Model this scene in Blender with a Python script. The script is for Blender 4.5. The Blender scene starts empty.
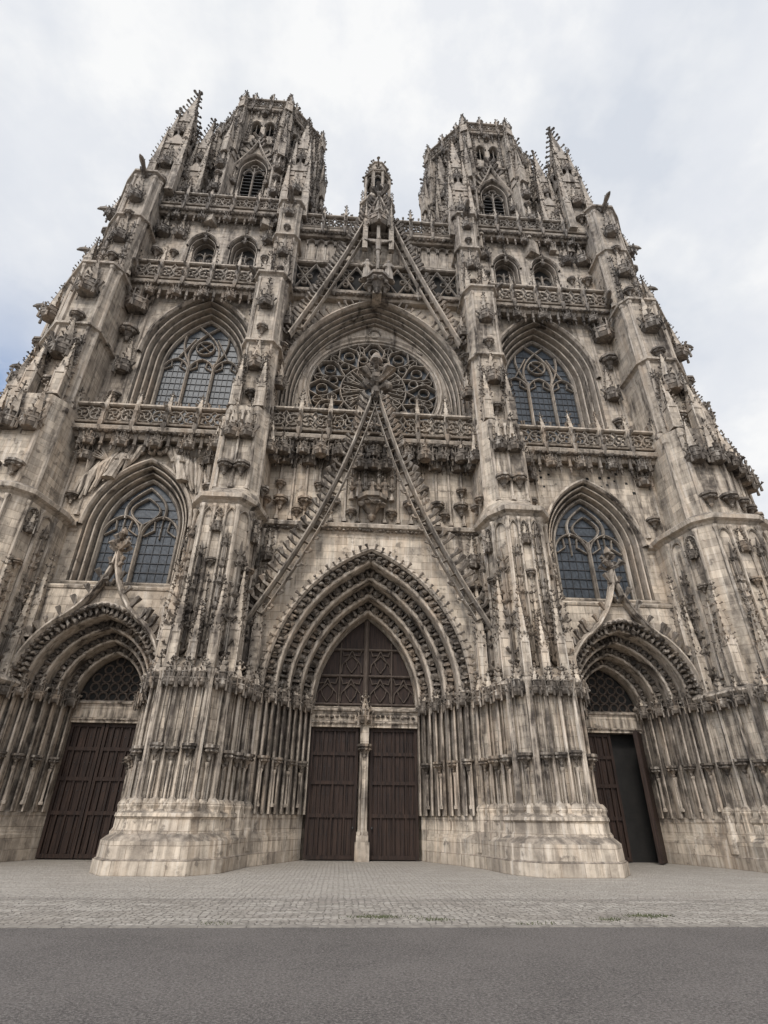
import bpy, math, random
from math import pi, sin, cos, radians, sqrt, atan2
from mathutils import Matrix, Vector, noise
from mathutils.geometry import tessellate_polygon
random.seed(7)
rnd=random.random
def ru(a,b): return a+(b-a)*rnd()

# ---------------------------------------------------------------- builder
class MB:
    def __init__(s,name): s.name=name; s.V=[]; s.F=[]; s.M=Matrix.Identity(4); s.st=[]
    def push(s,M): s.st.append(s.M.copy()); s.M=s.M@M
    def pop(s): s.M=s.st.pop()
    def add(s,vs,fs):
        b=len(s.V); M=s.M
        s.V.extend([(M@Vector(v))[:] for v in vs])
        s.F.extend([tuple(i+b for i in f) for f in fs])
stone=MB('ashlar_walls'); trim=MB('mouldings'); orn=MB('carved_ornament'); trac=MB('tracery')
glass=MB('leaded_glass'); lead=MB('window_bars'); wood=MB('doors'); dark=MB('dark_interior'); louv=MB('belfry_louvres'); iron=MB('door_ironwork'); roof=MB('roof'); tymp=MB('tympanum_panelling')
ALL=[stone,trim,orn,trac,glass,lead,wood,dark,louv,iron,roof,tymp]
def push(M):
    for m in ALL: m.push(M)
def pop():
    for m in ALL: m.pop()
T=Matrix.Translation
def RZ(a): return Matrix.Rotation(a,4,'Z')
MIR=Matrix.Diagonal((-1,1,1,1))

def box(mb,x0,x1,y0,y1,z0,z1):
    mb.add([(x0,y0,z0),(x1,y0,z0),(x1,y1,z0),(x0,y1,z0),(x0,y0,z1),(x1,y0,z1),(x1,y1,z1),(x0,y1,z1)],
           [(0,1,2,3),(4,5,6,7),(0,1,5,4),(1,2,6,5),(2,3,7,6),(3,0,4,7)])
def loft(mb,rings,closed=True,cap=True):
    n=len(rings[0]); vs=[v for r in rings for v in r]; fs=[]
    for i in range(len(rings)-1):
        for j in range(n if closed else n-1):
            k=(j+1)%n
            fs.append((i*n+j,i*n+k,(i+1)*n+k,(i+1)*n+j))
    if cap and closed:
        fs.append(tuple(range(n))); fs.append(tuple((len(rings)-1)*n+j for j in range(n)))
    mb.add(vs,fs)
def ring(cx,cy,z,r,n,rot=0): return [(cx+r*cos(rot+2*pi*i/n),cy+r*sin(rot+2*pi*i/n),z) for i in range(n)]
def turn(mb,cx,cy,prof,n=8,rot=0):
    loft(mb,[ring(cx,cy,z,max(r,.002),n,rot) for z,r in prof])
def tube(mb,pts,rad,n=5):
    pts=[Vector(p) for p in pts]; rings=[]
    for i,p in enumerate(pts):
        d=(pts[min(i+1,len(pts)-1)]-pts[max(i-1,0)])
        if d.length<1e-6: d=Vector((0,0,1))
        d.normalize()
        a=d.cross(Vector((0.13,.97,.2)));
        if a.length<.05: a=d.cross(Vector((1,0,0)))
        a.normalize(); b=d.cross(a)
        rings.append([tuple(p+(a*cos(2*pi*k/n)+b*sin(2*pi*k/n))*rad[i]) for k in range(n)])
    loft(mb,rings)
def sweep(mb,path,prof,closed=False,pclosed=False):
    n=len(path); rings=[]
    for i in range(n):
        x,z=path[i]
        if closed: a=path[i-1]; b=path[(i+1)%n]
        else: a=path[max(i-1,0)]; b=path[min(i+1,n-1)]
        d1=Vector((x-a[0],z-a[1])); d2=Vector((b[0]-x,b[1]-z))
        if d1.length<1e-7: d1=d2.copy()
        if d2.length<1e-7: d2=d1.copy()
        d1.normalize(); d2.normalize()
        n1=Vector((-d1.y,d1.x)); n2=Vector((-d2.y,d2.x)); m=n1+n2
        if m.length<1e-4: m=n1
        m.normalize(); c=max(m.dot(n1),.35); m=m/c
        rings.append([(x+m.x*o,y,z+m.y*o) for o,y in prof])
    if closed: rings.append(rings[0])
    loft(mb,rings,closed=pclosed,cap=False)
def bar(mb,path,w,y0,y1,closed=False):
    ym=y0+(y1-y0)*.45
    sweep(mb,path,[(-w/2,y1),(-w/2,ym),(-w*.15,y0),(w*.15,y0),(w/2,ym),(w/2,y1)],closed)
def circ(cx,cz,r,n=16,a0=0): return [(cx+r*cos(a0+2*pi*i/n),cz+r*sin(a0+2*pi*i/n)) for i in range(n)]
def arch(cx,z0,zs,a,h,seg=10,off=0):
    c=(h*h-a*a)/(2*a); R=a+c+off
    ap=math.acos(max(-1,min(1,c/R))) if R>abs(c) else 0
    L=[]
    if z0<zs-1e-6: L.append((cx-a-off,z0))
    for i in range(seg+1):
        t=ap*i/seg
        L.append((cx+c-R*cos(t),zs+R*sin(t)))
    Rr=[(2*cx-x,z) for x,z in L[:-1]][::-1]
    return L+Rr
def apexz(zs,a,h,off):
    c=(h*h-a*a)/(2*a); return zs+sqrt((a+c+off)**2-c*c)
def wall(mb,outer,holes,y,th=.5):
    polys=[[Vector((p[0],p[1],0)) for p in outer]]+[[Vector((p[0],p[1],0)) for p in h] for h in holes]
    flat=[p for q in polys for p in q]
    tris=tessellate_polygon(polys)
    mb.add([(p.x,y,p.y) for p in flat],[tuple(t) for t in tris])
    for q in polys:
        n=len(q)
        mb.add([(p.x,y,p.y) for p in q]+[(p.x,y+th,p.y) for p in q],[(i,(i+1)%n,(i+1)%n+n,i+n) for i in range(n)])
def prism(mb,poly,y0,y1):
    n=len(poly)
    mb.add([(x,y0,z) for x,z in poly]+[(x,y1,z) for x,z in poly],[tuple(range(n)),tuple(range(2*n-1,n-1,-1))]+[(i,(i+1)%n,(i+1)%n+n,i+n) for i in range(n)])
def plan(mb,poly,z0,z1,poly2=None):
    poly2=poly2 or poly
    loft(mb,[[(x,y,z0) for x,y in poly],[(x,y,z1) for x,y in poly2]])
def offs(poly,d,fac=None):
    out=[];n=len(poly)
    for i in range(n):
        a=Vector(poly[max(i-1,0)]);p=Vector(poly[i]);b=Vector(poly[min(i+1,n-1)])
        d1=(p-a) if i>0 else (b-p); d2=(b-p) if i<n-1 else (p-a)
        d1=d1.normalized();d2=d2.normalized()
        m=Vector((d1.y,-d1.x))+Vector((d2.y,-d2.x)); m.normalize(); m/=max(.4,m.dot(Vector((d1.y,-d1.x))))
        f=fac[i] if fac else 1
        out.append((p.x+m.x*d*f,p.y+m.y*d*f))
    return out
def band(mb,line,z0,prof,back):
    loft(mb,[[(x,y,z0+z) for x,y in offs(line,o)]+[(x,y,z0+z) for x,y in back] for z,o in prof])

# ---------------------------------------------------------------- ornament
def crocket(p,out,s,up=(0,0,1)):
    p=Vector(p);o=Vector(out).normalized();u=Vector(up)
    s*=ru(.85,1.3); 
    if rnd()<.06: return
    j=Vector((ru(-.15,.15),ru(-.15,.15),ru(-.15,.15)))*s
    tube(orn,[p-o*s*.15,p+o*s*.45+u*s*.1,p+o*s*.85+u*s*.45+j,p+o*s*.6+u*s*.85+j],[.26*s,.2*s,.38*s,.12*s],5)
def lump(p,s,mb=None,q=1.0):
    mb=mb or orn
    x,y,z=p; r=[]
    for zz,rr in ((-.5,.45),(-.15,1),(.25,.9),(.55,.3)):
        a=rnd()*2
        r.append([(x+cos(a+2*pi*k/6)*rr*s*ru(.6,1.2),y+sin(a+2*pi*k/6)*rr*s*ru(.6,1.2),z+zz*s*q*ru(.85,1.15)) for k in range(6)])
    loft(mb,r)
def voussoir(x,y,z,nx,nz,s,L):
    sx=1 if nx>0 else -1
    t=Vector((-sx*abs(nz),-.15,abs(nx))); p=Vector((x,y,z))
    d=[-.48,-.4,-.3,-.1,.05,.12,.2,.26,.3,.42,.5]
    r=[.25,.95,.6,1.0,.75,.4,.5,.3,1.0,1.05,.5]
    tube(orn,[p+t*(L*q)+Vector((ru(-.02,.02),0,ru(-.02,.02))) for q in d],[s*q*ru(.85,1.15) for q in r],6)
    for k in(-1,1):
        q=p+t*(L*.38)+Vector((nx,0,nz))*s*.7*k
        tube(orn,[q,q+t*L*.22+Vector((0,-.05,0))],[s*.35,s*.08],4)
        q=p+t*(L*-.2)+Vector((nx,0,nz))*s*.6*k
        tube(orn,[q+t*L*.25,q+Vector((0,-s*.9,0)),q-t*L*.15+Vector((0,-s*.8,0))],[s*.3,s*.3,s*.25],4)
def finial(x,y,z,s):
    turn(orn,x,y,[(z-.1*s,.13*s),(z+.35*s,.1*s),(z+.4*s,.2*s),(z+.55*s,.2*s),(z+.6*s,.1*s),(z+1.0*s,.08*s),(z+1.1*s,.2*s),(z+1.3*s,.16*s),(z+1.5*s,.02)],6)
    for k in range(4):
        a=k*pi/2+pi/4
        crocket((x+.08*s*cos(a),y+.08*s*sin(a),z+.3*s),(cos(a),sin(a),0),.42*s)
        if s>.7: crocket((x+.06*s*cos(a+.7),y+.06*s*sin(a+.7),z+.8*s),(cos(a+.7),sin(a+.7),0),.3*s)
def spire(x,y,z,w,h,rows=5,n=4,rot=pi/4):
    loft(stone,[ring(x,y,z,w*.707,n,rot),ring(x,y,z+h,w*.06,n,rot)])
    for i in range(rows):
        t=(i+.4)/rows
        for k in range(n):
            a=rot+2*pi*k/n; r=w*.707*(1-t)+w*.05*t
            crocket((x+r*cos(a),y+r*sin(a),z+h*t),(cos(a),sin(a),0),max(.12,w*.34*(1-.4*t)))
    finial(x,y,z+h-.05,w*.66)
def gablets(x,y,z,w,h):
    for k in range(4):
        push(T((x,y,z))@RZ(k*pi/2)@T((0,-w/2,0)))
        prism(trim,[(-w*.56,0),(w*.56,0),(0,h)],-.07*w,.12*w)
        for sx in(-1,1):
            for t in (.25,.6): crocket((sx*w*.56*(1-t),-.03*w,h*t),(sx,0,.4),w*.22)
        crocket((0,-.03*w,h*.9),(0,-.3,1),w*.24)
        pop()
def pinnacle(x,y,z,w,h,rows=5):
    hs=h*.45
    box(stone,x-w/2,x+w/2,y-w/2,y+w/2,z,z+hs)
    for sx in(-1,1):
        for sy in(-1,1):
            turn(trim,x+sx*w*.48,y+sy*w*.48,[(z,w*.1),(z+hs,w*.1)],5)
    box(trim,x-w*.6,x+w*.6,y-w*.6,y+w*.6,z-.02,z+.12*w)
    gablets(x,y,z+hs*.82,w,w*1.1)
    spire(x,y,z+hs,w*.9,h-hs,rows)
def canopy(x,y,z,w,h=None,rows=3):
    h=h or w*2.2; cy=y-w*.25
    turn(orn,x,cy,[(z-.16*w,w*.42),(z,w*.55),(z+.25*w,w*.55),(z+.3*w,w*.62),(z+.38*w,w*.62),(z+.4*w,w*.4),(z+.75*w,w*.36),(z+.8*w,w*.42),(z+.88*w,w*.34)],6,pi/6)
    for k in range(3,6+1):
        a=pi+ (k-3)*pi/3
        px=x+cos(a)*w*.5;py=cy+sin(a)*w*.5
        prism_at(px,py,z+.05*w,w*.42,w*.5,a)
        crocket((px,py,z+.5*w),(cos(a),sin(a),1),w*.24)
        a2=a+pi/6
        tube(orn,[(x+cos(a2)*w*.58,cy+sin(a2)*w*.58,z-.35*w),(x+cos(a2)*w*.58,cy+sin(a2)*w*.58,z+.85*w)],[w*.09,w*.02],4)
        crocket((x+cos(a2)*w*.56,cy+sin(a2)*w*.56,z+.1*w),(cos(a2),sin(a2),0),w*.2)
    spire(x,cy,z+.85*w,w*.45,max(h-.85*w,.2),rows,4,0)
def prism_at(x,y,z,w,h,a):
    push(T((x,y,z))@RZ(a+pi/2)); prism(orn,[(-w/2,0),(w/2,0),(0,h)],-.04*w,.1*w); pop()
def corbel(x,y,z,w):
    cy=y-w*.2
    turn(orn,x,cy,[(z-.95*w,.06*w),(z-.8*w,.16*w),(z-.7*w,.12*w),(z-.45*w,.3*w),(z-.2*w,.46*w),(z-.17*w,.56*w),(z,.56*w)],8,pi/8)
    for k in range(4):
        a=pi+pi*(k+.5)/4
        lump((x+cos(a)*w*.38,cy+sin(a)*w*.38,z-.35*w),w*.18)
def shaft(x,y,z0,z1,r=.07,mb=None):
    mb=mb or trim
    turn(mb,x,y,[(z0,r*1.9),(z0+r*2,r*1.9),(z0+r*3,r*1.1),(z0+r*4,r),(z1-r*4,r),(z1-r*3,r*1.2),(z1-r*1.5,r*1.8),(z1,r*1.9)],6)
def stack(x,y,z0,z1,w):
    n=max(2,int((z1-z0)/(w*3.2))); d=(z1-z0)/n
    box(trim,x-w*.22,x+w*.22,y-w*.3,y+.1,z0,z1-.5*d)
    for i in range(n):
        z=z0+i*d
        ww=w*(1-.35*i/n)
        turn(orn,x,y-w*.25,[(z-.3*ww,.1*ww),(z,.5*ww),(z+.15*ww,.55*ww),(z+.2*ww,.3*ww),(z+d*.55,.24*ww),(z+d*.6,.45*ww),(z+d*.66,.3*ww),(z+d*1.02,.05*ww)],4,pi/4)
        for k in range(3):
            a=pi+k*pi/2
            for q in (.15,.55,.75): crocket((x+cos(a)*.25*ww,y-w*.25+sin(a)*.25*ww,z+d*q),(cos(a),sin(a),.2),.34*ww)
def balustrade(x0,x1,y,z,h,cell=.9,style=0,pin=True,th=.22,pw=.24):
    n=max(1,round((x1-x0)/cell)); c=(x1-x0)/n
    sweep(trim,[(x0,z),(x1,z)],[(-.02,y+th),(-.02,y-.1),(.06,y-.16),(.14,y-.04),(.18,y),(.18,y+th)])
    sweep(trim,[(x0,z+h),(x1,z+h)],[(-.14,y+th),(-.14,y),(-.08,y-.1),(.02,y-.1),(.04,y+th),(-.14,y+th)])
    for i in range(n):
        cx=x0+c*(i+.5); r=min(c*.46,h*.36); cz=z+.14+(h-.3)*.5
        if style==0:
            rot=ru(-.3,.3)
            bar(trac,circ(cx,cz,r,12),.1,y+.02,y+th-.04,True)
            for k in range(4):
                a=k*pi/2+pi/4*(i%2)+rot
                bar(trac,[(cx,cz),(cx+r*.45*cos(a+.6),cz+r*.45*sin(a+.6)),(cx+r*cos(a),cz+r*sin(a))],.08,y+.03,y+th-.05)
            for sx in(-1,1):
                for sz,zz in((-1,z+.16),(1,z+h-.13)):
                    bar(trac,[(cx+sx*c*.5,zz),(cx+sx*r*.6,cz+sz*r*.8)],.08,y+.03,y+th-.05)
            for k in range(2): crocket((cx+ru(-.3,.3)*c,y,z+h),(0,-.3,1),.2)
        else:
            zz0=z+.16; zz1=z+h-.14; m=(zz0+zz1)/2; q=(zz1-zz0)/2
            for s1 in (-1,1):
                bar(trac,[(cx-c/2,m-s1*q),(cx+c/2,m+s1*q)],.13,y+.02,y+th-.04)
            for dx,dz in((-.25,0),(.25,0),(0,.25),(0,-.25)):
                bar(trac,circ(cx+dx*c*.95,m+dz*(zz1-zz0)*.95,min(c,2*q)*.13,7),.08,y+.03,y+th-.05,True)
    if pin:
        for i in range(0,n+1,2):
            px=x0+c*i
            box(stone,px-pw/2,px+pw/2,y-.12,y+th+.02,z,z+h)
            turn(orn,px,y-.14,[(z-.55,.03),(z-.2,.15),(z,.2),(z+.1,.16),(z+.3,.1),(z+h*.5,.1),(z+h*.6,.17),(z+h*.9,.06)],5)
            for q in (.1,.6): crocket((px,y-.2,z+h*q),(0,-1,.1),.28)
            spire(px,y+.04,z+h,pw*1.2,h*ru(.6,.95),3)
def cornice(x0,x1,y,z,s=1.0):
    sweep(trim,[(x0,z),(x1,z)],[(-.35*s,y+.3),(-.35*s,y),(-.25*s,y-.08*s),(-.15*s,y-.1*s),(-.08*s,y-.3*s),(.05*s,y-.36*s),(.12*s,y-.3*s),(.3*s,y+.05*s)])
def leafrow(x0,x1,y,z,s):
    n=max(1,int((x1-x0)/(s*2.0)))
    for i in range(n):
        lump((x0+(x1-x0)*(i+.5)/n,y,z+ru(-.04,.04)),s*ru(.8,1.3))
def pendants(x0,x1,y,z,n,s=1.0):
    c=(x1-x0)/n
    for i in range(n):
        x=x0+c*(i+.5)
        bar(trac,arch(x,z-.35*s,z-.3*s,c*.42,.42*s,4),.09,y+.02,y+.2)
        turn(orn,x-c/2,y+.05,[(z-1.25*s,.02),(z-1.05*s,.09*s),(z-.95*s,.05*s),(z-.85*s,.16*s),(z-.7*s,.1*s),(z-.35*s,.12*s),(z-.2*s,.19*s),(z,.2*s)],5)
        if i%3==0: 
            canopy(x-c/2,y+.05,z-.9*s,.62*s,.9*s,2)
def window(cx,z0,zs,a,h,lights,yg,yw,glassmb=glass,grid=True):
    path=arch(cx,z0,zs,a,h,12)
    glassmb.add([(x,yg,z) for x,z in path],[tuple(range(len(path)))])
    bar(trac,path,.22,yg-.3,yg,False)
    lw=2*a/lights; zl=zs-.1*a
    for i in range(1,lights):
        x=cx-a+i*lw; bar(trac,[(x,z0),(x,zl+lw*.35)],.2,yg-.3,yg)
    for i in range(lights):
        x=cx-a+(i+.5)*lw
        hh=lw*.62
        bar(trac,arch(x,zl-.05,zl,lw/2-.03,hh,6),.14,yg-.24,yg)
        for sx in(-1,1):
            bar(trac,[(x+sx*(lw*.42),zl+.05),(x+sx*lw*.17,zl+hh*.32),(x+sx*lw*.2,zl+hh*.75)],.09,yg-.18,yg)
    def inside(x,z,m=.0):
        c=(h*h-a*a)/(2*a);R=a+c-m
        return z>=zs-.5 and (abs(x-cx)+c)**2+max(0,z-zs)**2<R*R
    def clipbar(pts,w):
        seg=[]
        for p in pts:
            if inside(p[0],p[1],.03): seg.append(p)
            else:
                if len(seg)>1: bar(trac,seg,w*1.15,yg-.24,yg)
                seg=[]
        if len(seg)>1: bar(trac,seg,w*1.15,yg-.24,yg)
    if lights==3:
        for sx in(-1,1):
            clipbar([(cx+sx*(a-lw)-sx*(t**1.6)*(a*.9)+sx*.35*lw*sin(t*pi),zl+.3*lw+t*h*.95) for t in [k/14 for k in range(15)]],.13)
            clipbar([(cx+sx*(a-lw)+sx*.35*lw*sin(t*pi*.8)+sx*t*.1,zl+.3*lw+t*h*.75) for t in [k/10 for k in range(11)]],.12)
            clipbar([(cx+sx*(a-lw*.5)-sx*t*lw*.55,zl+hh+t*h*.42) for t in [k/8 for k in range(9)]],.1)
        r=lw*.36
        c0=(cx,zl+lw*1.25)
        clipbar(circ(c0[0],c0[1],r,16)+[circ(c0[0],c0[1],r,16)[0]],.1)
        for k in range(4): 
            t=pi/4+k*pi/2; clipbar([c0,(c0[0]+r*cos(t),c0[1]+r*sin(t))],.06)
    elif lights==2:
        for sx in(-1,1):
            x=cx+sx*lw*.5
            clipbar([(cx+sx*lw*(.5-.5*t+.22*sin(t*pi)),zl+hh*.85+t*(h-hh)*.95) for t in [k/8 for k in range(9)]],.13)
            clipbar([(cx+sx*lw*(.02+.36*sin(t*pi)),zl+.35*lw+t*h*.5) for t in [k/8 for k in range(9)]],.1)
            bar(trac,[(x,zl+hh*.9),(x,zl-.1)],.07,yg-.16,yg)
    if grid:
        z=z0+.35
        while z<zs+h*.75:
            ww=a
            if z>zs:
                c=(h*h-a*a)/(2*a);R=a+c; ww=sqrt(max(0,R*R-(z-zs)**2))-c
            box(lead,cx-ww,cx+ww,yg-.05,yg-.015,z-.018,z+.018); z+=.52
        k=max(2,int(round(lw/.36)))
        for i in range(lights*k):
            x=cx-a+lw*i/k
            if i%k: 
                c=(h*h-a*a)/(2*a);R=a+c; zt=zs+sqrt(max(0,R*R-(abs(x-cx)+c)**2))
                box(lead,x-.012,x+.012,yg-.045,yg-.02,z0,min(zt,zs+h*.3))
def rprof(yg,yw,out,rolls):
    P=[(0,yg+.05)]
    for i in range(rolls):
        t0=i/rolls; t1=(i+1)/rolls
        n0=out*t0; n1=out*t1; ya=yg+(yw-yg)*t0; yb=yg+(yw-yg)*t1
        r=(n1-n0)*.22
        P+=[(n0,ya+(yb-ya)*.45)]
        cxn=n0+r; cyy=yb+ (ya-yb)*.25
        for k in range(7):
            an=pi+ k*pi/4*.9
            P.append((cxn+r*cos(an)*1.0,cyy+r*1.0*sin(an)))
        P+=[(n0+2.2*r,yb+(ya-yb)*.95),(n0+3.2*r,yb+(ya-yb)*.9),(n1-r*.6,yb+(ya-yb)*.5),(n1,yb+(ya-yb)*.1),(n1,yb)]
    return P
def reveal(cx,z0,zs,a,h,yg,yw,out,rolls=4,jamb=None):
    if jamb:
        sweep(trim,arch(cx,zs,zs,a,h,16),rprof(yg,yw,out,rolls))
        pj=rprof(yg,yw,out,jamb)
        sweep(trim,[(cx-a,z0),(cx-a,zs+.02)],pj); sweep(trim,[(cx+a,zs+.02),(cx+a,z0)],pj)
    else: sweep(trim,arch(cx,z0,zs,a,h,16),rprof(yg,yw,out,rolls))
def hood(cx,zs,a,h,off,y,w=.22,pr=.25):
    sweep(trim,arch(cx,zs-.01,zs,a,h,16,off),[(0,y+.02),(0,y-pr*.5),(w*.4,y-pr),(w,y-pr*.8),(w*1.1,y+.02)])
def arc_pts(cx,zs,a,h,off,step,t0=.04):
    c=(h*h-a*a)/(2*a);R=a+c+off; ap=math.acos(c/R); n=max(2,int(R*ap/step)); L=[]
    for sx in(-1,1):
        for i in range(n):
            t=ap*(t0+(1-t0)*(i+.5)/n)
            L.append((cx+sx*(R*cos(t)-c),zs+R*sin(t),sx*cos(t),sin(t)))
    return L
def figure(x,y,z,h,lean=0,mb=None):
    mb=mb or orn; rings=[]
    for t,r in((0,.17),(.1,.155),(.3,.13),(.5,.115),(.6,.105),(.72,.125),(.8,.12),(.84,.05),(.87,.045)):
        rings.append([(x+lean*t*h+cos(a)*r*h*(1.15 if t>.6 else 1)*(1+.12*sin(a*7+t*3)*(t<.7)),y+sin(a)*r*h*.8*(1+.1*sin(a*7+t*3)),z+t*h) for a in [2*pi*k/16 for k in range(16)]])
    loft(mb,rings)
    turn(mb,x+lean*.93*h,y-.01*h,[(z+.86*h,.04*h),(z+.89*h,.06*h),(z+.94*h,.065*h),(z+.99*h,.045*h),(z+1.01*h,.01)],8)
    for s in(-1,1):
        sh=(x+lean*.78*h+s*.12*h,y,z+.79*h)
        tube(mb,[sh,(sh[0]+s*.05*h,y-.04*h,z+.62*h),(sh[0]-s*.05*h,y-.13*h,z+.6*h)],[.045*h,.04*h,.028*h],6)

# =============================================================== FACADE
hC=4.45; aC=2.5; yD=4.3; zsC=6.25; outC=1.95; yF=1.0
reveal(0,1.7,zsC,aC,hC,yD,yF,outC,4,9)
hood(0,zsC,aC,hC,outC,yF,.22,.3)
for j in range(4):
    off=outC*(j+.72)/4; y=yD+(yF-yD)*(j+.55)/4
    for (x,z,nx,nz) in arc_pts(0,zsC,aC,hC,off,.68,.03):
        voussoir(x,y-.2,z,nx,nz,.25,.68)
for (x,z,nx,nz) in arc_pts(0,zsC,aC,hC,outC+.12,.36,.0):
    lump((x,yF-.2,z),.13); lump((x-nx*.26,yF-.08,z-nz*.26),.15)
    crocket((x,yF-.25,z),(nx,-.6,nz),.2,(nx*.6,-.3,nz*.6))
notch=[(-5.9,1.7)]+arch(0,1.7,zsC,aC,hC,16,outC)+[(5.9,1.7),(5.9,14.2),(-5.9,14.2)]
wall(stone,notch,[],yF,.3)
typ=arch(0,zsC,zsC,aC,hC,12)
wood.add([(x,yD+.12,z) for x,z in typ],[tuple(range(len(typ)))])
bar(trac,typ,.18,yD-.14,yD+.1)
cC=(hC*hC-aC*aC)/(2*aC)
bar(tymp,[(0,zsC),(0,zsC+hC*.96)],.26,yD-.12,yD+.1)
for sx in(-1,1):
    bar(tymp,[(sx*1.28,zsC),(sx*1.28,zsC+3.1)],.1,yD-.03,yD+.1)
    for zz in (zsC+.1,zsC+1.45,zsC+2.75):
        ww=sqrt((aC+cC)**2-(zz-zsC)**2)-cC
        bar(tymp,[(sx*.1,zz),(sx*ww,zz)],.13,yD-.05,yD+.1)
    for ix in range(2):
        for zz in (zsC+.12,zsC+1.5,zsC+2.8):
            x0=sx*(.72+ix*1.15)
            if abs(x0)+.3> (sqrt((aC+cC)**2-(zz+1.0-zsC)**2)-cC): continue
            for q in(-1,1):
                bar(tymp,[(x0+q*.5,zz+.1),(x0+q*.46,zz+.5),(x0+q*.2,zz+.8),(x0,zz+1.2)],.07,yD,yD+.1)
                bar(tymp,[(x0,zz+.1),(x0+q*.22,zz+.4),(x0+q*.3,zz+.65),(x0,zz+.95)],.06,yD+.01,yD+.1)
                bar(tymp,[(x0+q*.5,zz+1.25),(x0+q*.4,zz+.95),(x0+q*.12,zz+1.0)],.06,yD+.01,yD+.1)
box(stone,-2.55,2.55,yD-.2,yD+.3,5.3,6.22)
cornice(-2.5,2.5,yD-.2,6.05,.5); cornice(-2.5,2.5,yD-.2,5.5,.35)
leafrow(-2.4,2.4,yD-.25,5.76,.12)
def leaf(x0,x1,z0,z1,y,mid=2.9):
    w=x1-x0; n=int(w/.19)
    for i in range(n):
        a=x0+w*i/n; box(wood,a+.008,a+w/n-.008,y+ru(0,.015),y+.1,z0,z1)
    box(wood,x0,x0+.13,y-.09,y+.02,z0,z1); box(wood,x1-.13,x1,y-.09,y+.02,z0,z1)
    for zz in (z0,mid,z1-.16,mid-1.3,mid+1.2): box(wood,x0+.13,x1-.13,y-.08,y+.02,zz,zz+.15)
    for i in range(1,4): box(wood,x0+w*i/4-.035,x0+w*i/4+.035,y-.07,y+.02,z0+.16,z1-.16)
    for zz in (z0+.9,mid-.4,mid+.7,z1-.6):
        for i in range(n):
            a=x0+w*(i+.5)/n; box(iron,a-.018,a+.018,y-.025,y,zz,zz+.036)
leaf(-2.48,-.27,.05,5.3,yD+.1); leaf(.27,2.48,.05,5.3,yD+.1)
turn(iron,-.42,yD-.02,[(1.15,.03),(1.2,.05),(1.25,.03)],6); turn(iron,.42,yD-.02,[(1.15,.03),(1.2,.05),(1.25,.03)],6)
box(stone,-.2,.2,yD-.25,yD+.3,0,5.6)
box(trim,-.31,.31,yD-.42,yD+.3,0,.7); box(trim,-.26,.26,yD-.34,yD+.3,.7,.95)
for sx in(-1,1): shaft(sx*.15,yD-.27,.95,4.4,.055)
corbel(0,yD-.24,4.55,.62); canopy(0,yD-.2,5.55,.6,1.2)

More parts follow.
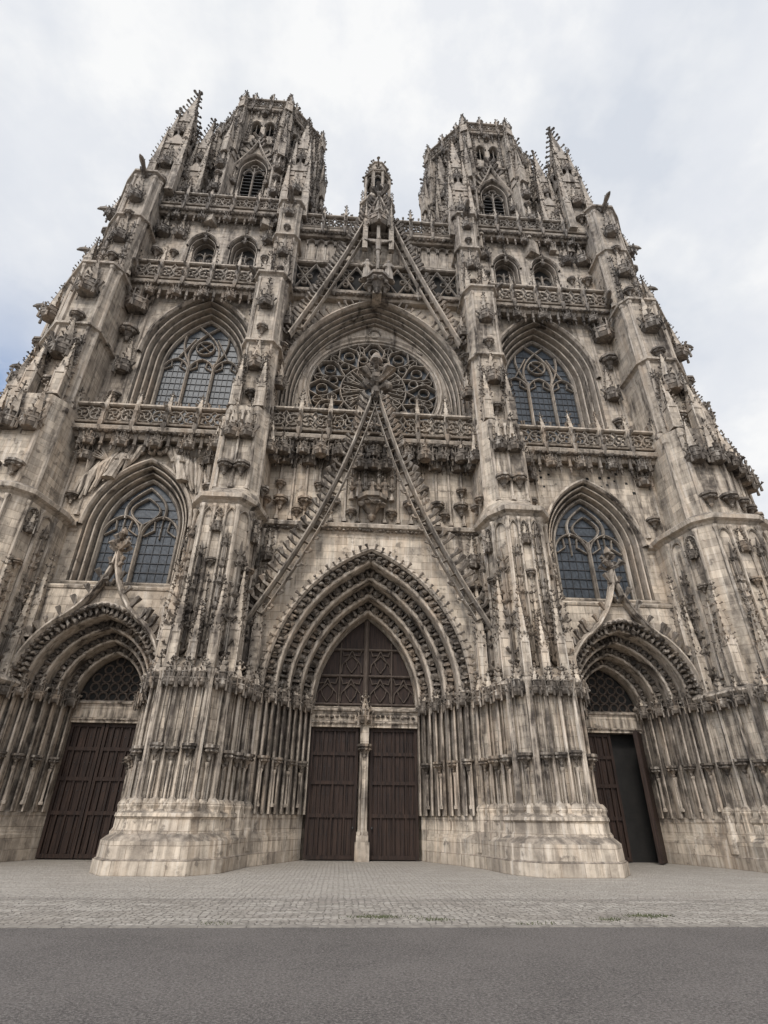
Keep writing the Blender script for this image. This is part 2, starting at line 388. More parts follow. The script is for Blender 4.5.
def ribs(poly,z0,z1,r=.09):
    for x,y in poly:
        turn(trim,x,y,[(z0,r*1.6),(z0+.3,r*1.6),(z0+.4,r),(z1-.3,r),(z1-.2,r*1.5),(z1,r*1.5)],6)
def side(cxo,ddx,ddz):
    P=[(2.62,4.4),(4.7,1.0),(5.55,-1.35),(6.05,-2.0),(7.7,-2.0),(8.15,-1.35),(8.8,1.0),(10.35,4.3)]
    fac=[.0,.5,1,1,.95,.9,.45,.0]
    back=[(10.2,4.9),(2.7,4.9)]
    def pl(d): return offs(P,d,fac)+back
    tiers=[(0,.9),(.38,.9),(.44,.8),(.9,.78),(1.02,.62),(1.12,.45),(1.5,.42),(1.58,.5),(1.68,.48),(1.85,.2),(1.95,.12)]
    loft(stone,[[(x,y,z) for x,y in pl(d)] for z,d in tiers])
    core=[(2.75,4.6),(4.6,1.25),(5.55,-1.35),(6.05,-2.0),(7.7,-2.0),(8.15,-1.35),(8.9,1.25),(10.2,4.6)]
    plan(stone,core,1.9,6.3)
    Q=[(13.25,4.3),(14.85,1.0),(15.4,-1.5),(16.1,-2.2),(18.4,-2.2),(20.6,-.6),(23,1.2),(23,6)]
    facq=[0,.5,1,1,1,1,1,1]
    loft(stone,[[(x,y,z) for x,y in offs(Q,d,facq)+[(13.4,6)]] for z,d in tiers])
    coreq=[(13.4,4.6),(14.7,1.25),(15.4,-1.5),(16.1,-2.2),(18.4,-2.2),(20.6,-.6),(23,1.2),(23,6),(13.4,6)]
    plan(stone,coreq,1.9,6.3)
    c2=[(5.3,1.1),(5.7,-.7),(6.2,-1.3),(7.7,-1.3),(8.15,-.7),(8.6,1.1)]
    plan(stone,c2+[(8.6,2),(5.3,2)],6.3,14.1)
    plan(stone,[(5.5,1.1),(5.62,-1.3),(6.12,-1.95),(7.68,-1.95),(8.12,-1.3),(8.6,1.1)]+[(8.6,2),(5.3,2)],6.3,7.0,c2+[(8.6,2),(5.3,2)])
    c2q=[(15.1,1.1),(15.6,-.9),(16.2,-1.4),(18.3,-1.4),(20.4,0),(22.8,2.0),(22.8,6)]
    plan(stone,c2q+[(15.1,6)],6.3,14.1)
    cap=[(-.1,.5),(.0,.68),(.12,.78),(.2,.74),(.35,.55)]
    band(trim,c2,6.15,cap,[(8.4,2),(5.4,2)])
    band(trim,c2q,6.15,cap,[(15.3,4)])
    band(trim,c2,14.0,[(0,.0),(.12,.12),(.2,.3),(.38,.34),(.44,.28),(.7,-.1)],[(8.6,3),(5.3,3)])
    band(trim,c2q,14.0,[(0,.0),(.12,.12),(.2,.3),(.38,.34),(.44,.28),(.7,-.1)],[(15.1,6)])
    c3=[(5.6,3),(5.75,.3),(6.2,-.3),(7.7,-.3),(8.05,.3),(8.3,3)]
    plan(stone,c2+[(8.6,3),(5.3,3)],14.4,15.5,[(5.6,3),(5.75,.3),(6.2,-.3),(7.7,-.3),(8.05,.3),(8.3,3),(8.3,3.1),(5.6,3.1)])
    plan(stone,c3,14.4,20.6)
    c3q=[(16.0,3),(16.3,.3),(16.8,-.4),(18.6,-.4),(20.4,1.0),(22.4,2.8),(22.4,7)]
    plan(stone,c3q+[(16.0,7)],14.4,20.6)
    c4=[(5.9,3.2),(5.95,1.0),(6.25,.55),(7.6,.55),(7.85,1.0),(7.9,3.2)]
    plan(stone,c4,20.6,32.5)
    c4q=[(16.5,3.2),(16.6,.9),(16.9,.5),(18.6,.5),(19.7,1.6),(21.5,3.4),(21.5,7)]
    plan(stone,c4q+[(16.5,7)],20.6,32.3)
    c5=[(5.8,3.4),(5.8,1.5),(6.0,1.2),(7.1,1.2),(7.3,1.5),(7.3,3.4)]
    plan(stone,c5,32.5,41.5)
    c5q=[(16.5,3.4),(16.5,1.5),(16.8,1.1),(18.2,1.1),(19.0,1.9),(20.2,3.6),(20.2,7)]
    plan(stone,c5q+[(16.5,7)],32.3,43.6)
    ribs(c3[1:5],14.6,20.2,.1); ribs(c3q[1:6],14.6,20.2,.12)
    ribs(c4[1:5],20.8,32,.09); ribs(c4q[1:6],20.8,32,.13)
    ribs(c5[1:5],32.8,41.2,.08); ribs(c5q[1:6],32.6,43.2,.12)
    mould=[(0,.0),(.1,.1),(.16,.24),(.3,.26),(.5,-.02)]
    for z in (20.3,26.0,32.2): band(trim,c4,z,mould,[])
    for z in (20.3,26.4,31.9): band(trim,c4q,z,mould,[(16.5,7)])
    for z in (37.2,41.3): band(trim,c5,z,mould,[])
    for z in (38.0,43.4): band(trim,c5q,z,mould,[(16.5,7)])
    def along(p0,p1,n,z0,z1,pedz,w):
        p0=Vector(p0);p1=Vector(p1);d=(p1-p0);L=d.length;ang=atan2(d.y,d.x)
        push(T((p0.x,p0.y,0))@RZ(ang))
        for i in range(n):
            x=L*(i+.5)/n
            corbel(x,-.06,pedz+ru(-.06,.06),w*.9)
            canopy(x,-.02,z1-.45,w*.95,w*1.8)
            shaft(x,-.1,z0,pedz-.5,.05)
            turn(stone,x,-.14,[(.95,.24),(1.45,.24),(1.55,.17),(2.0,.15),(2.1,.1)],6)
        for i in range(n+1):
            x=L*i/n; shaft(x,-.12,z0,z1+.1,.07)
            turn(stone,x,-.2,[(.5,.3),(1.15,.3),(1.25,.22),(1.8,.2),(1.9,.24),(1.98,.22),(2.1,.12)],8,pi/8)
            for dx in(-.17,.17): shaft(min(max(x+dx,0),L),-.04,z0,z1-.3,.035)
        pop()
    along((4.75,.9),(5.5,-1.3),3,1.95,6.3,3.75,.62)
    along((5.55,-1.35),(6.05,-2.0),1,1.95,6.3,3.75,.62)
    along((6.05,-2.0),(7.7,-2.0),3,1.95,6.3,3.75,.52)
    along((7.7,-2.0),(8.15,-1.35),1,1.95,6.3,3.75,.62)
    along((8.15,-1.35),(8.8,1.0),3,1.95,6.3,3.75,.6)
    along((14.85,.95),(15.4,-1.5),3,1.95,6.3,3.75,.62)
    along((15.4,-1.5),(16.1,-2.2),1,1.95,6.3,3.75,.6)
    along((16.1,-2.2),(18.4,-2.2),3,1.95,6.3,3.75,.65)
    along((18.4,-2.2),(20.6,-.6),3,1.95,6.3,3.75,.65)
    for (xa,ya,xb,yb,n) in ((2.62,4.2,4.5,1.1,4),(10.3,4.1,8.85,1.1,4),(13.3,4.1,14.75,1.1,4)):
        for i in range(n):
            t=(i+.72)/n; x=xa+(xb-xa)*t; y=ya+(yb-ya)*t
            ang=radians(-60) if xb>xa else radians(60)
            push(T((x,y,0))@RZ(ang)); 
            corbel(0,-.12,3.75,.5); canopy(0,-.08,5.95,.55,.9); shaft(.0,-.16,1.95,3.3,.05)
            pop()
        nL=int(n*3)
        for i in range(nL): 
            t=(i+.5)/nL; lump((xa+(xb-xa)*t+ru(-.05,.05)-.1*(1 if xb>xa else -1),ya+(yb-ya)*t-.12,6.3+ru(-.12,.15)),.22)
    for (p0,p1,n,w) in (((5.35,.9),(5.7,-.7),2,.46),((5.7,-.7),(6.2,-1.3),1,.55),((6.2,-1.3),(7.7,-1.3),3,.44),((7.7,-1.3),(8.15,-.7),1,.55),((8.15,-.7),(8.6,.9),2,.46),
                        ((15.2,.8),(15.6,-.9),2,.46),((16.2,-1.4),(18.3,-1.4),3,.5),((18.3,-1.4),(20.4,0),3,.55),((20.4,0),(22.8,2),3,.55)):
        p0=Vector(p0);p1=Vector(p1);d=p1-p0;L=d.length
        push(T((p0.x,p0.y,0))@RZ(atan2(d.y,d.x)))
        for i in range(n+1): shaft(L*i/n,-.07,7.0,13.9,.07)
        for i in range(n):
            x=L*(i+.5)/n
            top=ru(12.0,13.8)
            bar(trac,arch(x,12.9,13.3,L/n*.42,.45,4),.08,-.12,.02)
            if (i%2==0): stack(x,-.02,7.2,top,w)
            else:
                pinnacle(x,-.12,6.6,.28,3.8,5); corbel(x,-.02,11.2,w); canopy(x,0,12.6,w)
        pop()
    for (x,y,h,w) in ((5.55,-.95,4.6,.4),(6.15,-1.75,3.6,.32),(6.9,-1.8,2.6,.28),(7.65,-1.75,3.6,.32),(8.25,-1.0,4.4,.38),(15.3,-1.2,4.4,.4),(16.2,-1.95,3.4,.32),(18.3,-1.95,3.4,.32),(4.95,.6,5.2,.4),(8.8,.55,4.2,.34),(14.9,.5,4.2,.34)):
        pinnacle(x,y,6.5,w,h,7)
    for (x,y,w) in ((6.55,-.3,.75),(7.35,-.3,.75)):
        corbel(x,y,16.8,w); canopy(x,y,18.5,w,2.2)
    shaft(6.95,-.36,15.4,20.2,.09); shaft(6.2,-.32,15.4,20.2,.07); shaft(7.7,-.32,15.4,20.2,.07)
    push(T((5.72,2.2,0))@RZ(-pi/2)); 
    for x in(.5,1.4): corbel(x,0,16.2,.6); canopy(x,0,18.6,.65,2)
    pop()
    push(T((8.2,2.2,0))@Matrix.Diagonal((-1,1,1,1))@RZ(-pi/2)); 
    for x in(.5,1.4): corbel(x,0,16.2,.6); canopy(x,0,18.6,.65,2)
    pop()
    for x in (17.1,18.2): corbel(x,-.4,16.2,.8); canopy(x,-.4,18.3,.9,2.6)
    for p0,p1 in (((18.6,-.4),(20.4,1.0)),((20.4,1.0),(22.4,2.8))):
        d=Vector(p1)-Vector(p0); push(T((p0[0],p0[1],0))@RZ(atan2(d.y,d.x)))
        for x in (.6,1.7): corbel(x,0,16.2,.7); canopy(x,0,18.3,.9,2.6)
        shaft(1.15,-.03,14.8,20.2,.08)
        pop()
    for z in (23.4,28.6): 
        corbel(6.92,.55,z-1.2,.65); canopy(6.92,.55,z+.6,.85,2.3)
        corbel(17.7,.5,z-1.2,.8); canopy(17.7,.5,z+.6,1.15,3.0,4)
    push(T((5.92,2.6,0))@RZ(-pi/2))
    for z in (23.4,28.6): corbel(.8,0,z-1.2,.6); canopy(.8,0,z+.6,.75,2.0)
    pop()
    for z in(33.8,38.4):
        corbel(6.55,1.2,z,.5); canopy(6.55,1.2,z+1.4,.65,2)
        corbel(17.5,1.1,z,.7); canopy(17.5,1.1,z+1.6,.9,2.6)
    push(T((19.7,1.6,0))@RZ(pi/4))
    for z in (22.8,28.2): corbel(1.2,0,z-1.2,.8); canopy(1.2,0,z+.8,1.0,3.0,4)
    pop()
    push(T((19.0,1.9,0))@RZ(radians(54)))
    for z in (33.5,38.8): corbel(1.0,0,z-.2,.7); canopy(1.0,0,z+1.4,.85,2.4,4)
    pop()
    for x in (6.25,7.6): stack(x,.55,20.8,25.6,.42)
    for x in (16.95,18.5): stack(x,.5,20.8,25.8,.5)
    for x in (6.02,7.1): stack(x,1.18,33.0,37,.36)
    for x in (16.9,18.2): stack(x,1.1,32.6,37.6,.45)
    pinnacle(6.3,.1,20.8,.46,3.6,6); pinnacle(7.6,.1,20.8,.46,3.6,6)
    pinnacle(17.0,.05,20.8,.55,4,6); pinnacle(18.5,.05,20.8,.55,4,6); pinnacle(20.2,1.5,20.8,.6,4.2,6); pinnacle(21.7,3.2,20.8,.6,4.0,6)
    pinnacle(20.6,3.0,32.5,.55,3.8,6); pinnacle(19.3,1.6,32.5,.5,3.6,6); pinnacle(6.1,.95,32.6,.3,2.6,5); pinnacle(7.3,.95,32.6,.3,2.6,5)
    def garg(x,y,z,ang,L=1.5):
        push(T((x,y,z))@RZ(ang))
        tube(orn,[(-.3,0,-.1),(L*.3,0,0),(L*.55,0,.12),(L*.8,0,.22),(L,0,.2),(L*1.15,0,.12)],[.22,.21,.15,.19,.15,.05],6)
        for s in(-1,1):
            tube(orn,[(L*.25,s*.12,0),(L*.45,s*.2,-.15),(L*.6,s*.16,-.02)],[.1,.07,.05],5)
            tube(orn,[(L*.8,s*.1,.3),(L*.78,s*.16,.5)],[.06,.01],4)
            tube(orn,[(L*.15,s*.15,.1),(L*.1,s*.45,.4),(-.1,s*.5,.45)],[.1,.06,.02],4)
        pop()
    garg(20.1,4,43.2,0,1.8); garg(20.2,3.8,37.8,0,1.7); garg(21.4,4,31.8,0,1.8); garg(21.4,4,26.2,0,1.5)
    garg(17.5,1.2,43.2,-pi/2,1.4); garg(6.5,1.2,41.2,-pi/2,1.2); garg(8.0,2,33.2,-1.2,1.2); garg(16.4,2,33.2,-1.9,1.2)
    # ---------- side portal
    cx=11.8; a=1.5; h=2.05; zs=6.2; out=1.42; yd=4.0
    reveal(cx,1.7,zs,a,h,yd,yF,out,4,7)
    hood(cx,zs,a,h,out,yF,.2,.28)
    for j in range(4):
        off=out*(j+.7)/4; y=yd+(yF-yd)*(j+.55)/4
        for (x,z,nx,nz) in arc_pts(cx,zs,a,h,off,.55,.03):
            voussoir(x,y-.16,z,nx,nz,.19,.55)
    for (x,z,nx,nz) in arc_pts(cx,zs,a,h,out+.05,.26,.0):
        lump((x,yF-.22,z),.17)
        crocket((x-nx*.05,yF-.1,z-nz*.05),(-nx,-.1,-nz),.3,(-nz*.4,0,nx*.4))
    wall(stone,[(8.4,1.7)]+arch(cx,1.7,zs,a,h,16,out)+[(15.2,1.7),(15.2,10.6),(8.4,10.6)],[],yF,.3)
    for sx in(-1,1):
        pts=[]
        for k in range(15):
            t=k/14
            c=(h*h-a*a)/(2*a);R=a+c+out+.15
            if t<.62:
                th=t/.62*radians(52); p=(cx+sx*(R*cos(th)-c),zs+R*sin(th))
                last=p
            else:
                q=(t-.62)/.38
                p=(cx+sx*(abs(last[0]-cx)*(1-q)**1.7),last[1]+(12.3-last[1])*(q**1.25))
            pts.append(p)
        if sx>0: pts=pts[::-1]
        bar(trim,pts,.24,yF-.5,yF-.05)
        for k,p in enumerate(pts):
            crocket((p[0],yF-.3,p[1]+.08),(sx,-.2,.8),.36)
    finial(cx,yF-.28,12.1,1.0)
    for z in (10.7,11.5): 
        for k in range(4): crocket((cx,yF-.28,z),(cos(k*pi/2+.5),sin(k*pi/2+.5),0),.3)
    for x in (9.0,14.7): pinnacle(x,yF-.2,8.2,.34,3.8,6)
    sweep(stone,[(8.3,10.6),(15.4,10.6)],[(-.05,yF+.2),(-.05,yF-.05),(.05,yF-.1),(.12,yF-.05),(.6,2.05)])
    typ=arch(cx,zs,zs,a,h,10)
    dark.add([(x,yd+.1,z) for x,z in typ],[tuple(range(len(typ)))])
    for zz in range(5):
        for xx in range(7):
            x=cx-1.35+xx*.45; z=zs+.2+zz*.42
            c=(h*h-a*a)/(2*a)
            if (abs(x-cx)+c)**2+(z-zs)**2<(a+c-.1)**2: bar(tymp,circ(x,z,.2,8),.08,yd,yd+.09,True)
    box(stone,cx-1.55,cx+1.55,yd-.12,yd+.4,5.25,6.2)
    cornice(cx-1.5,cx+1.5,yd-.12,6.1,.4); cornice(cx-1.5,cx+1.5,yd-.12,5.4,.25)
    # ---------- side bay wall
    cx=11.9; yw=2.0; wa=1.95; wh=3.2; wzs=14.3; wout=.62
    wall(stone,[(8.0,10.6),(16.2,10.6),(16.2,20.4),(8.0,20.4)],[arch(cx,11.15,wzs,wa,wh,14,wout)],yw,.3)
    reveal(cx,11.15,wzs,wa,wh,2.95,yw,wout,3)
    window(cx,11.3,wzs,wa,wh,2,2.9,yw)
    hood(cx,wzs,wa,wh,wout,yw,.2,.25)
    sweep(stone,[(cx-2.7,11.15),(cx+2.7,11.15)],[(-.1,3.0),(-.1,yw-.2),(0,yw-.25),(.08,yw-.2),(.25,2.95)])
    for x0,x1 in((8.2,cx-2.75),(cx+2.75,16.2)): cornice(x0,x1,yw,14.2,1.0)
    for x in (8.75,15.4):
        corbel(x,yw,16.0,.65); canopy(x,yw,18.2,.75,2.2)
        shaft(x-.46,yw-.05,14.8,19.6,.07); shaft(x+.46,yw-.05,14.8,19.6,.07)
    cornice(8.1,16.5,1.5,19.8,1.3); box(stone,8.0,16.5,1.55,3.2,19.5,20.25)
    pendants(8.2,16.4,1.4,19.75,14)
    leafrow(8.2,16.4,1.2,19.65,.15)
    balustrade(8.1,16.5,1.25,20.15,1.35,.84,0)
    # ---------- upper wall
    cu=11.35; ua=2.45; uh=4.3; uzs=27.2; uout=1.0; yu=3.0
    th=[arch(c,35.9,38.1,1.0,1.45,8) for c in (cu-1.5,cu+1.5)]
    wall(stone,[(7.5,20.2),(16.8,20.2),(16.8,41.6),(7.5,41.6)],[arch(cu,21.2,uzs,ua,uh,16,uout)]+th,yu,.3)
    reveal(cu,21.2,uzs,ua,uh,4.3,yu,uout,4)
    hood(cu,uzs,ua,uh,uout,yu,.25,.32)
    window(cu,21.4,uzs,ua,uh,3,4.25,yu)
    for c in(cu-1.5,cu+1.5):
        reveal(c,35.9,38.1,.72,1.05,3.8,yu,.28,2)
        p=arch(c,35.9,38.1,.74,1.07,8)
        dark.add([(x,3.82,z) for x,z in p],[tuple(range(len(p)))])
        bar(trac,[(c,35.9),(c,38.3)],.14,3.6,3.8)
        for s in(-1,1): bar(trac,arch(c+s*.36,37.7,37.8,.33,.42,5),.1,3.65,3.8)
        hood(c,38.1,1.0,1.45,.02,yu,.15,.2)
        balustrade(c-.75,c+.75,3.35,35.9,.8,.5,0,False,.15)
    for x in (8.1,15.2,16.2): shaft(x,yu-.03,21.5,32.4,.1)
    for (x,z,w) in ((8.1,29.3,.7),(15.9,29.0,1.35),(8.3,24,.65),(15.5,23.6,.9),(8.2,37.2,.75),(14.7,37.2,.75),(15.9,37.2,.95)):
        corbel(x,yu,z,w*.8); canopy(x,yu,z+1.8,w,2.2*w+.6,4)
    for x in (8.4,9.9,12.8,14.3): stack(x,yu,38.8,41.0,.34)
    cornice(7.8,16.6,2.4,32.9,1.2); box(stone,7.8,16.6,2.45,3.2,32.6,33.25)
    pendants(8,16.4,2.35,32.85,14)
    leafrow(8,16.4,2.1,32.75,.15)
    balustrade(7.9,16.6,2.1,33.2,1.8,.87,0)
    cornice(7.4,16.6,2.5,41.5,1.1); leafrow(7.5,16.4,2.25,41.3,.15); pendants(7.6,16.4,2.5,41.4,14,.8)
    box(stone,7.2,19.5,2.6,14,41.3,41.75)
    balustrade(7.5,16.5,2.2,41.8,1.5,.9,0)
    box(stone,5.9,19.8,5.0,15.5,0,41.5)
    box(stone,19.0,21,7,15.5,0,41)
    # ---------- octagon
    A=4.6; cyo=7.9; fw=A*math.tan(pi/8)
    push(T((0,0,ddz)))
    for k in range(8):
        push(T((cxo,cyo,0))@RZ(k*pi/4)@T((0,-A,0)))
        vis=k in(0,1,7,2,6)
        hl=arch(0,43.6,49.0,1.25,2.2,10)
        h2=[arch(s*.62,54.6,56.2,.42,.65,6) for s in(-1,1)]
        wall(stone,[(-fw,40.5),(fw,40.5),(fw,58.8),(-fw,58.8)],[hl]+h2,0,.5)
        reveal(0,43.6,49.0,.85,1.55,.75,0,.4,2)
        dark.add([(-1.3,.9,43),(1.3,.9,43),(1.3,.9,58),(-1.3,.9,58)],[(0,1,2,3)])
        if vis:
            z=43.8
            while z<50.2:
                louv.add([(-.85,.35,z),(.85,.35,z),(.85,.8,z+.32),(-.85,.8,z+.32),(-.85,.35,z+.05),(.85,.35,z+.05),(.85,.8,z+.37),(-.85,.8,z+.37)],[(0,1,2,3),(4,5,6,7),(0,1,5,4),(2,3,7,6)]); z+=.46
            bar(trac,[(0,43.6),(0,49.8)],.16,.2,.45)
            for s in(-1,1): bar(trac,arch(s*.43,48.8,48.9,.4,.6,5),.1,.22,.45)
            bar(trac,circ(0,50.0,.3,10),.08,.22,.45,True)
            hood(0,49,1.25,2.2,.0,0,.18,.25)
            for s in(-1,1):
                pts=[(s*1.65*(1-t)**1.25,49.0+4.3*t) for t in [q/8 for q in range(9)]]
                bar(trim,pts,.22,-.35,0)
                for p in pts[1:]: crocket((p[0],-.25,p[1]),(s,-.3,.5),.45)
            finial(0,-.2,53.2,1.0)
            for s in(-1,1):
                hood(s*.62,56.2,.42,.65,.0,0,.1,.15)
                bar(trac,[(s*.62,54.6),(s*.62,56.6)],.07,.1,.25)
                stack(s*1.2,-.05,53.5,58,.34)
                shaft(s*1.62,-.08,42,53,.1)
            for s in(-1,1): corbel(s*1.45,0,45,.5); canopy(s*1.45,0,46.8,.6,2.2,4); stack(s*1.4,-.05,49.5,53.5,.4)
        cornice(-fw,fw,0,53.0,.8); cornice(-fw-.1,fw+.1,0,58.6,1.2)
        if vis: leafrow(-fw,fw,-.3,58.35,.16); pendants(-fw,fw,-.2,58.5,6,.8); leafrow(-fw,fw,-.2,52.8,.13)
        balustrade(-fw-.12,fw+.12,-.3,58.9,1.4,.75,0,True)
        push(T((fw,0,0))@RZ(pi/8))
        box(stone,-.42,.42,-.9,.4,40.5,50.0)
        box(stone,-.36,.36,-.6,.4,50.0,58.2)
        if vis:
            shaft(-.38,-.87,42,49.5,.1); shaft(.38,-.87,42,49.5,.1)
            for z in(44.2,47.6): corbel(0,-.9,z-1,.6); canopy(0,-.9,z,.75,2.2,4)
            gablets(0,-.45,49.7,.9,1.0)
            pinnacle(0,-1.0,49.6,.5,5.6,7)
            pinnacle(-.42,-.5,50.5,.36,5.0,6);pinnacle(.42,-.5,50.5,.36,5.0,6)
            stack(0,-.5,54.2,58.2,.5)
            pinnacle(-.35,-.5,55,.28,4.2,5);pinnacle(.35,-.5,55,.28,4.2,5)
        pinnacle(0,-.45,58.0,.55,3.2,6)
        pop()
        pop()
    def cluster(x,y,z0,z1,w):
        z0-=.9; H=z1-z0
        box(stone,x-w*.42,x+w*.42,y-w*.42,y+w*.42,z0,z0+H*.42)
        box(stone,x-w*.3,x+w*.3,y-w*.3,y+w*.3,z0+H*.42,z0+H*.68)
        spire(x,y,z0+H*.68,w*.6,H*.32-.5,7)
        for k in range(4):
            a=pi/4+k*pi/2
            pinnacle(x+cos(a)*w*.68,y+sin(a)*w*.68,z0,w*.28,H*.52,8)
            pinnacle(x+cos(a)*w*.48,y+sin(a)*w*.48,z0+H*.36,w*.22,H*.38,7)
            a+=pi/4
            push(T((x,y,0))@RZ(a+pi/2)); canopy(0,-w*.42,z0+H*.2,w*.48,w*1.3,4); corbel(0,-w*.42,z0+H*.1,w*.4)
            canopy(0,-w*.3,z0+H*.52,w*.36,w*.9,4); pop()
        gablets(x,y,z0+H*.4,w*.85,w*.8); gablets(x,y,z0+H*.64,w*.6,w*.7)
    cluster(6.5,2.7,41.6,56.5,1.7)
    cluster(6.3+ddx*.5,5.2,41.6,59.5,1.6)
    cluster(17.0+ddx,2.9,43.8,60.0,1.9)
    cluster(18.9+ddx*.6,5.0,43.8,57,1.6)
    cluster(15.2+ddx,3.5,42.0,57,1.5)
    cluster(18.0+ddx,8.5,43.8,59,1.6)
    cluster(16.2+ddx,5.6,43.8,59.5,1.5)
    for (xa,ya,xb,yb) in ((16.6+ddx,4,cxo+3.4,5.8),):
        for q,zz in ((0,49),(1,53)):
            d=Vector((xb-xa,yb-ya)); push(T((xa,ya,0))@RZ(atan2(d.y,d.x)))
            bar(stone,[(0,zz-1.2),(d.length*.4,zz-.2),(d.length,zz+.6)],.4,-.15,.15); bar(stone,[(0,zz-1.2),(d.length*.4,zz-.2),(d.length,zz+.6)],.4,.15,-.15); pop()
    pop()

side(9.9,-.8,-1.0)
push(MIR); side(10.6,-.1,0); pop()

leaf(-13.3,-11.82,.05,5.25,4.15); leaf(-11.78,-10.3,.05,5.25,4.15)
leaf(10.3,11.78,.05,5.25,4.15); 
push(T((13.3,4.15,0))@RZ(radians(-125))); leaf(0,1.45,.05,5.25,0); pop()
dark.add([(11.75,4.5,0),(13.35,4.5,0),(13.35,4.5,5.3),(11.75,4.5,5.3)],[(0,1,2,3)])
for i in range(16):
    x=ru(8.9,15.2); z=ru(17.6,19.0); s=ru(.05,.09)
    box(dark,x-s,x+s,1.992,2.05,z-s,z+s)  # putlog holes: their shade put in as dark blocks just proud of the wall

# ---------- central bay above portal
cornice(-5.6,5.6,yF,14.2,1.1); leafrow(-5.5,5.5,yF-.2,14.0,.1)
sweep(stone,[(-5.6,14.4),(5.6,14.4)],[(0,yF),(.9,2.5)])
box(stone,-6,6,2.5,3.4,14.2,20.4)
for x in [i*.72 for i in range(-7,8)]:
    if abs(x)<.5: continue
    shaft(x,2.44,15.3,19.6,.085)
for i,x in enumerate([s*v for s in(-1,1) for v in(1.1,1.82,2.5,3.26,3.98,4.7)]):
    if i%2==0: corbel(x,2.5,16.0,.55)
    bar(trac,arch(x,18.6,18.9,.32,.5,5),.1,2.3,2.52)
for x in (-3.6,3.6,-4.9,4.9,-2.1,2.1): corbel(x,2.5,16.6,.75); canopy(x,2.5,18.9,.8,1.8)
corbel(0,2.3,16.6,1.5)
for x in(-1.1,-.37,.37,1.1):
    shaft(x,2.25,16.6,19.2,.09); stack(x,2.2,17.2,20.0,.36)
for x in(-.75,0,.75): canopy(x,2.2,18.6,.8,2.0,4); figure(x*.95,2.15,16.7,1.25)
yg=.45
for sx in(-1,1):
    pts=[]
    for k in range(21):
        t=k/20
        x=5.55*(1-t)-.75*sin(pi*t)*(1-t*.3); z=8.9+14.1*t
        pts.append((sx*max(x,.02),z))
    bar(trac,pts,.2,yg-.35,yg+.1)
    p2=[(x-sx*.34,z-.2) for x,z in pts[1:-1]]
    bar(trac,p2,.09,yg-.2,yg+.1)
    for i in range(1,19):
        (x,z)=pts[i]
        bar(trac,[(x,z),p2[i-1]],.07,yg-.15,yg+.05)
        for tt in(0,.5):
            xx=x+(pts[i+1][0]-x)*tt; zz=z+(pts[i+1][1]-z)*tt
            crocket((xx+sx*.08,yg-.2,zz+.05),(sx,-.35,.35),.38)
            if tt: crocket((xx-sx*.38,yg-.1,zz-.3),(-sx,-.2,-.2),.22)
finial(0,yg-.15,22.7,2.0)
for z in(22.0,22.9,23.7): 
    for k in range(6): crocket((0,yg-.15,z),(cos(k),sin(k),0),.4)
for sx in(-1,1):
    corbel(sx*5.0,yF,11.2,.6); canopy(sx*5.0,yF,12.3,.65,1.7)
cornice(-6,6,1.9,20.2,1.3); box(stone,-6,6,1.95,3.4,19.9,20.7)
leafrow(-5.8,5.8,1.6,20.0,.16)
pendants(-5.8,5.8,1.8,20.1,18)
balustrade(-5.9,5.9,1.6,20.6,1.6,.84,0)
for x in(-5.0,-2.9,2.9,5.0): canopy(x,1.8,19.1,.8,1.4,4); corbel(x,2.45,17.6,.55)
# ---------- rose
RZc=26.0; RR=4.25
ya=2.7
aa=5.05; ah=7.3; azs=24.6; ao=.75
wall(stone,[(-6,20.6),(6,20.6),(6,41.0),(-6,41.0)],[arch(0,20.7,azs,aa,ah,18,ao)],ya,.3)
reveal(0,20.7,azs,aa,ah,3.9,ya,ao,4)
hood(0,azs,aa,ah,ao,ya,.28,.4)
for (x,z,nx,nz) in arc_pts(0,azs,aa,ah,ao+.25,.5): crocket((x,ya-.3,z),(nx,-.3,nz),.3,(nx,-.2,nz))
wall(stone,arch(0,20.7,azs,aa+.0,ah,18),[circ(0,RZc,RR+.35,48)],3.9,.3)
sweep(trim,circ(0,RZc,RR,48),[(-.02,4.35),(-.02,4.0),(-.12,3.95),(-.16,3.85),(-.26,3.8),(-.36,3.9),(-.4,3.86),(-.5,3.75),(-.62,3.8),(-.62,3.92)],True)
glass.add([(x,4.3,z) for x,z in circ(0,RZc,RR,48)],[tuple(range(48))])
yr0,yr1=3.9,4.28
for r,w in((RR-.03,.18),(.6,.16),(2.15,.14)): bar(trac,circ(0,RZc,r,40),w,yr0,yr1,True)
for k in range(12):
    t=2*pi*k/12
    def P(r,d): return (r*cos(t+d),RZc+r*sin(t+d))
    bar(trac,[P(.55,0),P(1.3,.06),P(2.15,0)],.15,yr0,yr1)
    for s in(-1,1):
        bar(trac,[P(2.15,0),P(2.6,s*.1),P(3.1,s*.2),P(3.6,s*.2),P(4.2,s*.06)],.14,yr0,yr1)
        bar(trac,[P(3.1,s*.2),P(3.5,s*.26),P(4.2,s*.26)],.11,yr0+.04,yr1)
        bar(trac,[P(.9,s*.08),P(1.5,s*.16),P(2.1,s*.2)],.1,yr0+.04,yr1)
    for cr,r in ((P(3.35,0),.36),(P(2.75,pi/12),.3),(P(3.72,pi/12),.3),(P(1.75,0),.24)): bar(trac,circ(cr[0],cr[1],r,9),.1,yr0+.04,yr1,True)
for sx in(-1,1):
    bar(trac,circ(sx*3.3,RZc+3.7,.36,10),.1,3.75,3.92,True)
bar(trac,circ(0,RZc+5.05,.4,10),.1,3.75,3.92,True)
yg2=1.9
